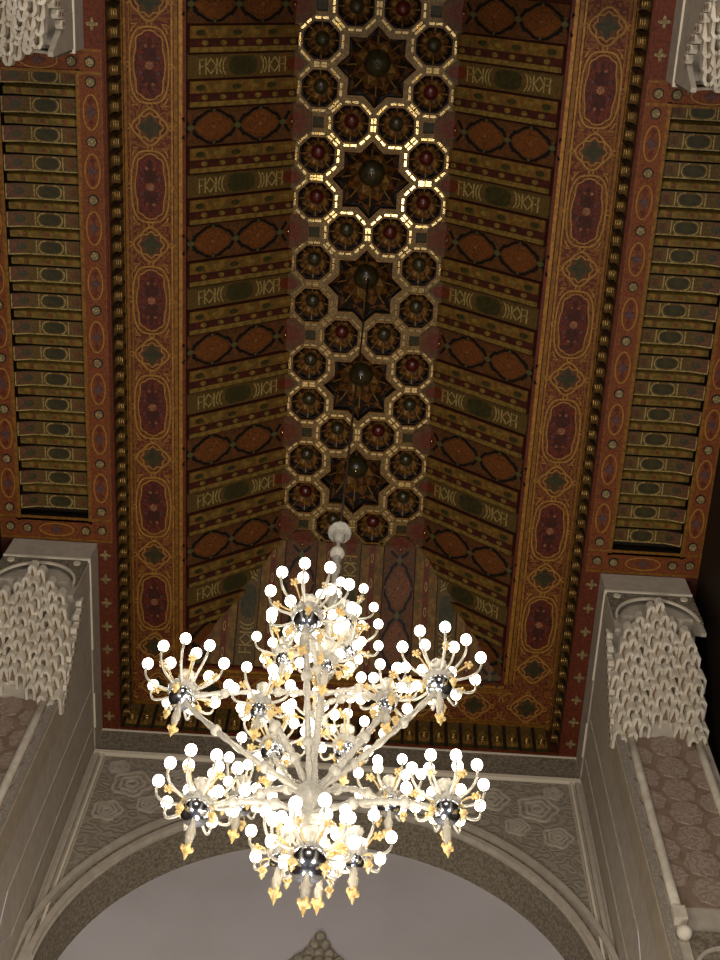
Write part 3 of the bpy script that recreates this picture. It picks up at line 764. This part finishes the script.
# carved crest on the lunette
m = MB(); yb = YW + .95
tip = atY(321, 930, yb - .1)
cz, cxx = tip.z, tip.x
def lobe(x, z, r, hgt):
    m.lathe([(.001, hgt), (r * .5, hgt * .82), (r, hgt * .45), (r * .9, 0), (r * .6, -hgt * .3), (.001, -hgt * .5)], 'carved', 10, c=(x, yb - .04, z))
for row, (cnt, z) in enumerate(((1, 0), (2, -.22), (3, -.45), (5, -.68), (7, -.95), (9, -1.25), (9, -1.6), (9, -1.95), (9, -2.3))):
    for j in range(cnt): lobe(cxx + (j - (cnt - 1) / 2) * .2, cz - .22 + z, .12, .24)
m.box(cxx - 1.0, cxx + 1.0, yb - .06, yb, cz - 4, cz - 1.2, 'carved'); m.prism([(cxx - .9, cz - 1.2), (cxx + .9, cz - 1.2), (cxx, cz - .2)], .0, .06, 'carved', lambda x, z, n: (x, yb - n, z))
cr = m.build('carved_crest'); tag(cr, 'pointed grey carved plaster crest on the lunette wall directly below the chandelier', 'carving')

# ================================================================ PIERS
def pier(sx, yf, dirn, yend, label, piers_group='white stone piers', low=-1.6):
    """yf: front face, dirn: +1 body runs towards +Y"""
    Yd = lambda d: yf + dirn * d
    D = abs(yend - yf)
    root = empty('pier', (CX + sx * 6.53, Yd(D / 2), low), label, 'pier', piers_group)
    xi, xo = 5.60, 7.47
    fr = lambda d, z, w: (CX + sx * w, Yd(d), z)
    b = MB()
    prof = [(0, ZL), (D, ZL), (D, low), (1.75, low), (1.75, 23.2), (.62, 25.42), (.14, 25.42), (.12, 26.2), (0, 26.2)]
    b.prism(prof, xi + .03, xo, 'plaster', fr)
    ck = [(.02, 26.22), (.70, 26.22), (.66, 25.36), (.52, 25.42), (.30, 25.0), (.10, 24.6), (.02, 24.6)]
    b.prism(ck, xi, xi + .10, 'plaster', fr); b.prism(ck, xo - .10, xo, 'plaster', fr)
    under(b.build('pier_body'), root)
    c = MB(); c.box(-.04, D, 26.22, ZL, xi, xo, 'plaster', fr); under(c.build('cornice_block'), root)
    c = MB(); c.box(-.06, .02, 26.14, 26.20, xi - .03, xo, 'plaster_white', fr)
    under(c.build('white_string_line'), root); c = MB()
    c.box(0, 2.2, 26.16, 26.21, xi - .03, xi + .01, 'plaster_white', fr)
    under(c.build('white_string_line'), root); c = MB()
    c.box(3.35, 4.25, 26.18, 26.22, xi - .03, xi + .01, 'plaster_white', fr)
    under(c.build('white_string_line'), root)
    # niche arch panel on the face
    a = MB(); xc = (xi + xo) / 2
    a.ribbon([(-.02 * 0 + xc + .86 * math.cos(t), 24.95 + .98 * math.sin(t)) for t in [PI * i / 30 for i in range(31)]], .05, 0, .05, 'plaster_white', closed=False, fr=lambda x, z, n: fr(-n, z, x))
    pts = [(xi + .02, 26.12), (xo, 26.12), (xo, 24.95)] + [(xc + .88 * math.cos(t), 24.95 + 1.0 * math.sin(t)) for t in [PI * i / 30 for i in range(31)]] + [(xi + .02, 24.95)]
    a.prism(pts, -.01, .03, 'carved_fine', lambda x, z, n: fr(-n, z, x))
    for w in (xi + .22, xo - .22):
        a.prism([(w + .08 * math.cos(t), 25.95 + .08 * math.sin(t)) for t in [2 * PI * i / 12 for i in range(12)]], 0, .06, 'plaster_white', lambda x, z, n: fr(-n, z, x))
    under(a.build('arched_panel'), root)
    # muqarnas : stepped tiers of little hooded cells
    q = MB(); cw = .187; N = 10
    def cell(w, z, d, ww, solid):
        """one hooded cell: faceted rim open underneath, darker hollow inside"""
        h = ww / 2; back = d + .42
        rim = [(w - h, back), (w - h, d + .07), (w - h * .45, d), (w + h * .45, d), (w + h, d + .07), (w + h, back)]
        P = lambda x, dd, zz: fr(dd, zz, x)
        q.prism(rim, z + .13, z + .26, 'muq', P)
        if solid:
            q.prism(rim, z + .02, z + .14, 'muq', P)
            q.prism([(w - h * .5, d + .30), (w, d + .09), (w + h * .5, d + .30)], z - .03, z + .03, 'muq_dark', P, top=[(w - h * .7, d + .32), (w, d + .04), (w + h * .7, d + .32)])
        else:
            inn = [(w - h * .86, back), (w - h * .86, d + .10), (w - h * .4, d + .03), (w + h * .4, d + .03), (w + h * .86, d + .10), (w + h * .86, back)]
            q.ribbon(inn, .062, z - .05, z + .14, 'muq', closed=False, fr=P)
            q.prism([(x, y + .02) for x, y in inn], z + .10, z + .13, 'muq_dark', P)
        if not solid: q.lathe([(.001, -.15), (.03, -.10), (.045, -.02), (.04, .12)], 'muq', 6, c=fr(d + .03, z + .02, w), smooth=False)
    tiers = 11
    for t in range(tiers):
        z = 25.30 - t * .225
        for i in range(N + 1):
            w = xi + .08 + (xo - xi - .16) * (i + (0 if t % 2 else .5)) / N
            if w > xo - .06: continue
            e = abs(w - xc)
            if t == 0 and e > .16: continue
            if t == 1 and e > .36: continue
            if t == 2 and e > .60: continue
            if t == 3 and e > .80: continue
            if t == tiers - 1 and e < .50: continue
            if t == tiers - 2 and e < .22: continue
            fold = .26 * abs(math.sin((w - xi - .12) * PI / .62)) ** .8
            cell(w, z, -.08 + t * .175 - fold + .08 + (.10 if e > .80 else 0), cw * .98, (i + t) % 3 != 0)
    # side cells on the inner face
    for t in range(8):
        z = 25.15 - t * .255; d0 = .55 + t * .19
        for j in range(2):
            dd = d0 + j * .17 - .1
            x0 = dd; 
            q.prism([(x0, z + .2), (x0 + .15, z + .2), (x0 + .15, z + .02), (x0 + .075, z - .06), (x0, z + .02)], xi - .045 + .012 * j, xi + .08, 'muq', fr)
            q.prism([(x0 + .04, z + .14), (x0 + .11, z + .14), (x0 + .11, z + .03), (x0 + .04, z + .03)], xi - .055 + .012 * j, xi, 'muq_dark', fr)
    under(q.build('muqarnas'), root)
    # front panel with medallions, colonnettes
    fd = 1.75
    f = MB(); f.box(fd - .03, fd + .02, 18.2, 23.4, xi + .38, xo - .30, 'tile_brown', fr)
    f.box(fd - .04, fd + .02, low, 17.6, xi + .38, xo - .30, 'carved_fine', fr)
    pc = (xi + xo) / 2 + .04
    for r_ in range(7):
        z = 18.6 + r_ * .72
        for dx in (-.56, 0, .56):
            zz = z + (.36 if abs(dx) > .1 else 0); r = .30 if abs(dx) < .1 else .24
            if zz > 23: continue
            f.prism([(pc + dx + r * (1 + .06 * math.cos(8 * t)) * math.cos(t), zz + r * 1.15 * (1 + .06 * math.cos(8 * t)) * math.sin(t)) for t in [2 * PI * i / 24 for i in range(24)]], .03, .06, 'tile_pink', lambda x, z_, n: fr(fd - n, z_, x))
    under(f.build('patterned_panel'), root)
    for w in (xi + .30, xo - .22):
        f = MB(); f.tube([fr(fd - .06, 18.0, w), fr(fd - .06, 19, w), fr(fd - .06, 22, w), fr(fd - .06, 23.5, w)], .085, 'muq', 12)
        f.box(fd - .17, fd, 17.75, 18.05, w - .11, w + .11, 'muq', fr); f.ball(fr(fd - .12, 17.45, w), .13, 'muq')
        under(f.build('colonnette'), root)
    f = MB(); f.box(fd - .05, fd, low, 23.3, xi + .03, xi + .17, 'stripe_blue', fr); f.box(fd - .02, fd + .55, low, 23.1, xi - .004, xi + .05, 'stripe_tan', fr)
    under(f.build('corner_band'), root)
    f = MB()   # big circular medallion under the panel
    f.ribbon([(pc + .62 * math.cos(t), 16.6 + .62 * math.sin(t)) for t in [2 * PI * i / 32 for i in range(32)]], .06, 0, .05, 'plaster', fr=lambda x, z_, n: fr(fd - .03 - n, z_, x))
    under(f.build('roundel'), root)
    # incised rectangle on the inner face
    f = MB()
    for pts in ([(4.17, 26.05), (4.12, 19.25)], [(3.15, 26.0), (3.0, 19.2)]) if dirn > 0 and D < 5 else ():
        f.box(pts[0][0] - .012, pts[0][0] + .012, 19.2, 26.0, xi + .005, xi + .035, 'plaster', fr)
    f.prism([(3.14, 26.0), (3.17, 26.0), (3.17, 19.2), (3.62, 18.2), (4.14, 19.2), (4.11, 19.2), (3.62, 18.26), (3.14, 19.2)], xi + .01, xi + .034, 'plaster_smooth', fr)
    under(f.build('incised_panel_line'), root)
    return root
pier(-1, 13.2, 1, YW, 'white pier with muqarnas at the left end of the hall, beside the arch wall')
pier(1, 13.2, 1, YW, 'white pier with muqarnas at the right end of the hall, beside the arch wall')
pier(-1, 2.57, -1, -2.2, 'white pier with muqarnas cut off by the upper left corner of the picture')
pier(1, 2.57, -1, -2.2, 'white pier with muqarnas cut off by the upper right corner of the picture')

# ================================================================ ROOM SHELL (outside the view, closes the hall)
def shell(name, *b, m='hall'): o = MB(); o.box(*b, m); tag(o.build(name), kind='structure')
shell('floor', CX - 8.1, CX + 8.1, -22, 19.4, -1.8, -1.6, m='floor')
shell('wall_left', CX - 8.1, CX - 7.76, -22, 19.4, -1.6, ZL + .6, m='dwood')
shell('wall_right', CX + 7.76, CX + 8.1, -22, 19.4, -1.6, ZL + .6, m='dwood')
shell('wall_front', CX - 8.1, CX + 8.1, -22.2, -22, -1.6, 31)
shell('trim_14', CX - 8.1, CX + 8.1, -22, Y0 - .2, ZL + .1, ZL + .4, m='cwood')
shell('trim_15', CX - 7.75, CX + 7.75, Y0 - .2, Y0, ZL + .1, ZT + .3, m='cwood')
shell('trim_16', CX - 8.1, CX + 8.1, Y0 - .2, 19.4, ZT + 1.8, ZT + 2.0, m='dwood')

# ================================================================ CHANDELIER
AX = Vector((-.45, 7.76, 0))
ch = empty('chandelier', (AX.x, AX.y, 16.9), 'huge tiered white glass chandelier with glowing globe lamps hanging from a long cable', 'chandelier')
CO = Vector(ch.location)
def part(mb, name, parent=None):
    o = mb.build(name); o.data.transform(Matrix.Translation(-CO))
    o.parent = parent or ch; return o
m = MB(); m.tube([(AX.x, AX.y, 16.9), (AX.x, AX.y, 24), (AX.x, AX.y, ZT + .80)], .018, 'cable', 8); part(m, 'hanging_cable')
m = MB(); m.lathe([(.02, .20), (.08, .16), (.11, .08), (.15, .0), (.165, -.06), (.15, -.08), (.10, -.10), (.075, -.17), (.085, -.24), (.05, -.30), (.03, -.36)], 'glass2', 24, c=(AX.x, AX.y, 16.75), flute=-.03); part(m, 'bell_canopy')
m = MB(); m.tube([(AX.x, AX.y, 16.5), (AX.x, AX.y, 15.9)], .03, 'glass', 8)
m.ball((AX.x, AX.y, 16.05), .10, 'glass'); part(m, 'upper_stem')
# central column of blown glass
prof = []
z = 15.95
segs = [(.03, .10), (.07, .10), (.04, .14), (.08, .18), (.05, .22), (.035, .3), (.06, .15), (.09, .15), (.05, .3), (.035, .35), (.06, .2), (.04, .3), (.05, .3),
        (.08, .12), (.13, .10), (.09, .12), (.045, .3), (.035, .35), (.05, .25), (.035, .3), (.045, .3), (.035, .3), (.06, .18), (.10, .10), (.14, .10), (.11, .12), (.06, .15), (.04, .25), (.06, .15), (.03, .1)]
for r, h in segs: prof.append((r, z)); z -= h
m = MB(); m.lathe([(r, zz) for r, zz in prof], 'glass2', 20, c=(AX.x, AX.y, 0), flute=-.08); part(m, 'central_column')
COLBOT = z
hubs = [ # px, py, Y, size, kind
    (183, 693, 7.95, 'L'), (439, 682, 7.61, 'L'), (307, 617, 6.91, 'L'), (273, 747, 8.57, 'M'), (346, 747, 8.60, 'M'),
    (284, 655, 7.98, 'S'), (326, 662, 7.55, 'S'), (350, 648, 7.90, 'S'), (345, 618, 8.0, 'S'), (316, 722, 8.7, 'S'),
    (260, 705, 7.45, 'S'), (387, 700, 7.45, 'S'),
    (197, 806, 7.76, 'L'), (446, 806, 7.9, 'L'), (240, 800, 8.5, 'M'), (389, 800, 8.5, 'M'),
    (309, 857, 7.25, 'B'), (280, 855, 7.78, 'S'), (355, 855, 7.78, 'S'), (321, 866, 8.1, 'S')]
globes = []; arms = []; golds = []; golds2 = []
scr = {'L': 1.0, 'M': .88, 'S': .78, 'B': .9}
cnt = {'L': (10, 4, 6), 'M': (8, 3, 5), 'S': (7, 2, 4), 'B': (9, 3, 6)}
def bez(a, b, c, d, n=10):
    out = []
    for i in range(n + 1):
        t = i / n; out.append(a * (1 - t) ** 3 + b * 3 * t * (1 - t) ** 2 + c * 3 * t * t * (1 - t) + d * t ** 3)
    return out
rnd = random.Random(3)
for hi, (px, py, Y, kd) in enumerate(hubs):
    H = atY(px, py, Y); s = scr[kd] * (.88 if H.z < 12.2 else 1); no_, ni, ng = cnt[kd]
    up = Vector((0, 0, 1))
    br = {'L': .145, 'M': .13, 'S': .09, 'B': .17}[kd]
    m = MB()      # glass dish and fluted vase
    m.lathe([(.05, -.07), (.12 * s, -.05), (.17 * s, -.01), (.185 * s, .03), (.175 * s, .04), (.12 * s, .01), (.05, .02)], 'glass2', 24, c=H, flute=-.05)
    m.lathe([(.05, .03), (.06 * s, .08), (.045 * s, .18), (.06 * s, .26), (.10 * s, .33), (.11 * s, .34), (.07 * s, .31), (.03, .30)], 'glass2', 20, c=H, flute=-.10)
    cl = part(m, 'lamp_cluster')
    m = MB(); m.ball(H + Vector((0, 0, -.10)), br, 'silver', 24, 14, br * .85); o = m.build('mirror_ball'); o.data.transform(Matrix.Translation(-CO)); o.parent = cl
    m = MB(); pl = .62 * s
    m.lathe([(.02, -.18), (.03, -.2), (.035, -.24 - .1 * s), (.05, -.08 - pl * .62), (.035, -.08 - pl * .85), (.015, -.08 - pl)], 'glass', 12, c=H, flute=-.12)
    o = m.build('glass_pendant'); o.data.transform(Matrix.Translation(-CO)); o.parent = cl
    m = MB(); zt = -.08 - pl
    m.lathe([(.015, zt + .02), (.04, zt), (.045, zt - .03), (.018, zt - .06), (.022, zt - .09), (.003, zt - .16)], 'amber', 8, c=H, smooth=False)
    for k in range(4):
        a = k * PI / 2 + .4; e = H + Vector((math.cos(a) * .045, math.sin(a) * .045, zt + .0)); m.ball(e, .022, 'amber', 6, 4, .035)
    o = m.build('golden_finial'); o.data.transform(Matrix.Translation(-CO)); o.parent = cl
    # outer lamp arms
    a0 = rnd.random() * 6.28
    for k in range(no_ + ni):
        inner = k >= no_
        if not inner: a = a0 + 2 * PI * k / no_; r = .455 * s * rnd.uniform(.93, 1.05); gz = (.40 if H.z > 12.2 else .36) * s + .02 * rnd.uniform(-1, 1)
        else: a = a0 + .4 + 2 * PI * (k - no_) / ni; r = .23 * s; gz = .50 * s
        d = Vector((math.cos(a), math.sin(a), 0)); G = H + d * r + up * gz
        gr = (.062 if H.z > 12.2 else .058) * (1.0 if kd in 'LB' else .93)
        foot = G - up * (gr * 1.1)
        if inner: path = bez(H + d * .06 + up * .03, H + d * .12 + up * .15, foot - up * .18, foot)
        else: path = bez(H + d * .12 + up * .0, H + d * (r * .65) - up * .03, foot + d * (.02) - up * (.28 * s), foot)
        dist = G.length
        globes.append((dist, cl, G, gr)); arms.append((dist, cl, path))
    for k in range(ng):
        a = a0 + .3 + 2 * PI * k / ng; d = Vector((math.cos(a), math.sin(a), 0)); r = .34 * s
        E_ = H + d * r + up * (.20 * s)
        golds.append((E_.length, cl, bez(H + d * .1 + up * .02, H + d * r * .6 + up * .12, H + d * r * .9 + up * .20, E_), E_, 1))
    for k in range(3):
        a = a0 + .9 + 2 * PI * k / 3; d = Vector((math.cos(a), math.sin(a), 0))
        E_ = H + d * .20 * s - up * .20
        golds.append((E_.length, cl, bez(H + d * .06 - up * .05, H + d * .16 - up * .02, H + d * .2 - up * .08, E_ + up * .02), E_, -1))
    # main arm to the column
    if kd in 'LM' or hi >= 10:
        upper = H.z > 11.9
        tz = 10.72; tz2 = 12.55
        def rope(p0, p3, sag, rad):
            p0 = Vector(p0); p3 = Vector(p3); path = bez(p0, p0.lerp(p3, .33) + up * sag, p0.lerp(p3, .66) + up * sag * .8, p3, 26)
            rad *= .78; m = MB(); m.tube(path, [rad * (1 + .22 * math.sin(i * 2.1)) for i in range(27)], 'glass2', 8)
            for t in (8, 18): m.ball(path[t], rad * 1.9, 'glass', 10, 6)
            part(m, 'main_arm')
        if kd != 'B': rope(H - up * .12, (AX.x, AX.y, tz - .3 if H.z < tz + .5 else tz), .30 if H.z < 11.9 else -.15, .042)
        if kd == 'L' and upper: rope(H - up * .1, (AX.x, AX.y, tz2), .12, .038)
        if kd == 'S' and upper: rope(H - up * .05, (AX.x, AX.y, 12.3), .25, .04)
    if kd == 'S' and 5 <= hi <= 9 or kd == 'B':
        zc = H.z - .1; zc = max(zc, COLBOT + .05)
        m = MB(); m.tube(bez(H, H - up * .1, Vector((AX.x, AX.y, zc)) - up * .0, Vector((AX.x, AX.y, zc))), .035, 'glass2', 8); part(m, 'main_arm')
def sub(mb, name, parent): o = mb.build(name); o.data.transform(Matrix.Translation(-CO)); o.parent = parent
# the 100 nearest of each repeated piece stand alone, the rest are one part
def emit(items, fn, name):
    items.sort(key=lambda t: t[0])
    for it in items[:100]: m = MB(); fn(m, it); sub(m, name, it[1])
    if len(items) > 100:
        m = MB()
        for it in items[100:]: fn(m, it)
        o = m.build(name); o.data.transform(Matrix.Translation(-CO)); o.parent = ch; o['kind'] = 'stuff'
emit(globes, lambda m, it: m.ball(it[2], it[3], 'globe', 14, 9, it[3] * 1.20), 'glass_globe')
emit(arms, lambda m, it: m.tube(it[2], [.017 - .004 * i / 10 for i in range(10)] + [.026], 'glass', 7), 'lamp_arm')
def goldf(m, it):
    m.tube(it[2], .010, 'amber', 5); E_ = it[3]; sg = it[4]
    if sg > 0:
        m.ball(E_, .026, 'amber', 8, 5, .034)
        for k in range(5):
            a = 2 * PI * k / 5; m.ball(E_ + Vector((math.cos(a) * .036, math.sin(a) * .036, .005)), .019, 'amber', 6, 4)
    else:
        m.lathe([(.004, -.12), (.028, -.07), (.012, -.03), (.045, .0), (.02, .04)], 'amber', 6, c=E_, smooth=False)
emit(golds, goldf, 'golden_flower')

# ================================================================ LIGHT : unseen fill lamps added for brightness and gleam, and a weak ambient
def lamp(loc, power, rad, col=(1, .92, .84)):
    l = bpy.data.lights.new('fill_lamp', 'POINT'); l.energy = power; l.shadow_soft_size = rad; l.color = col
    o = bpy.data.objects.new('fill_lamp', l); o.location = loc; COL.objects.link(o)
lamp((CX, -7.5, 12), 2100, 1.2); lamp((CX, -16, 12), 2300, 1.2)
lamp((CX - 4.5, 2, 3), 2000, .8); lamp((CX + 4.5, 2, 3), 2000, .8); lamp((CX, 9.6, 4.5), 3100, 1.6)
w = bpy.data.worlds.new('world'); S.world = w; w.use_nodes = True
w.node_tree.nodes['Background'].inputs['Color'].default_value = (.8, .75, .7, 1); w.node_tree.nodes['Background'].inputs['Strength'].default_value = .05
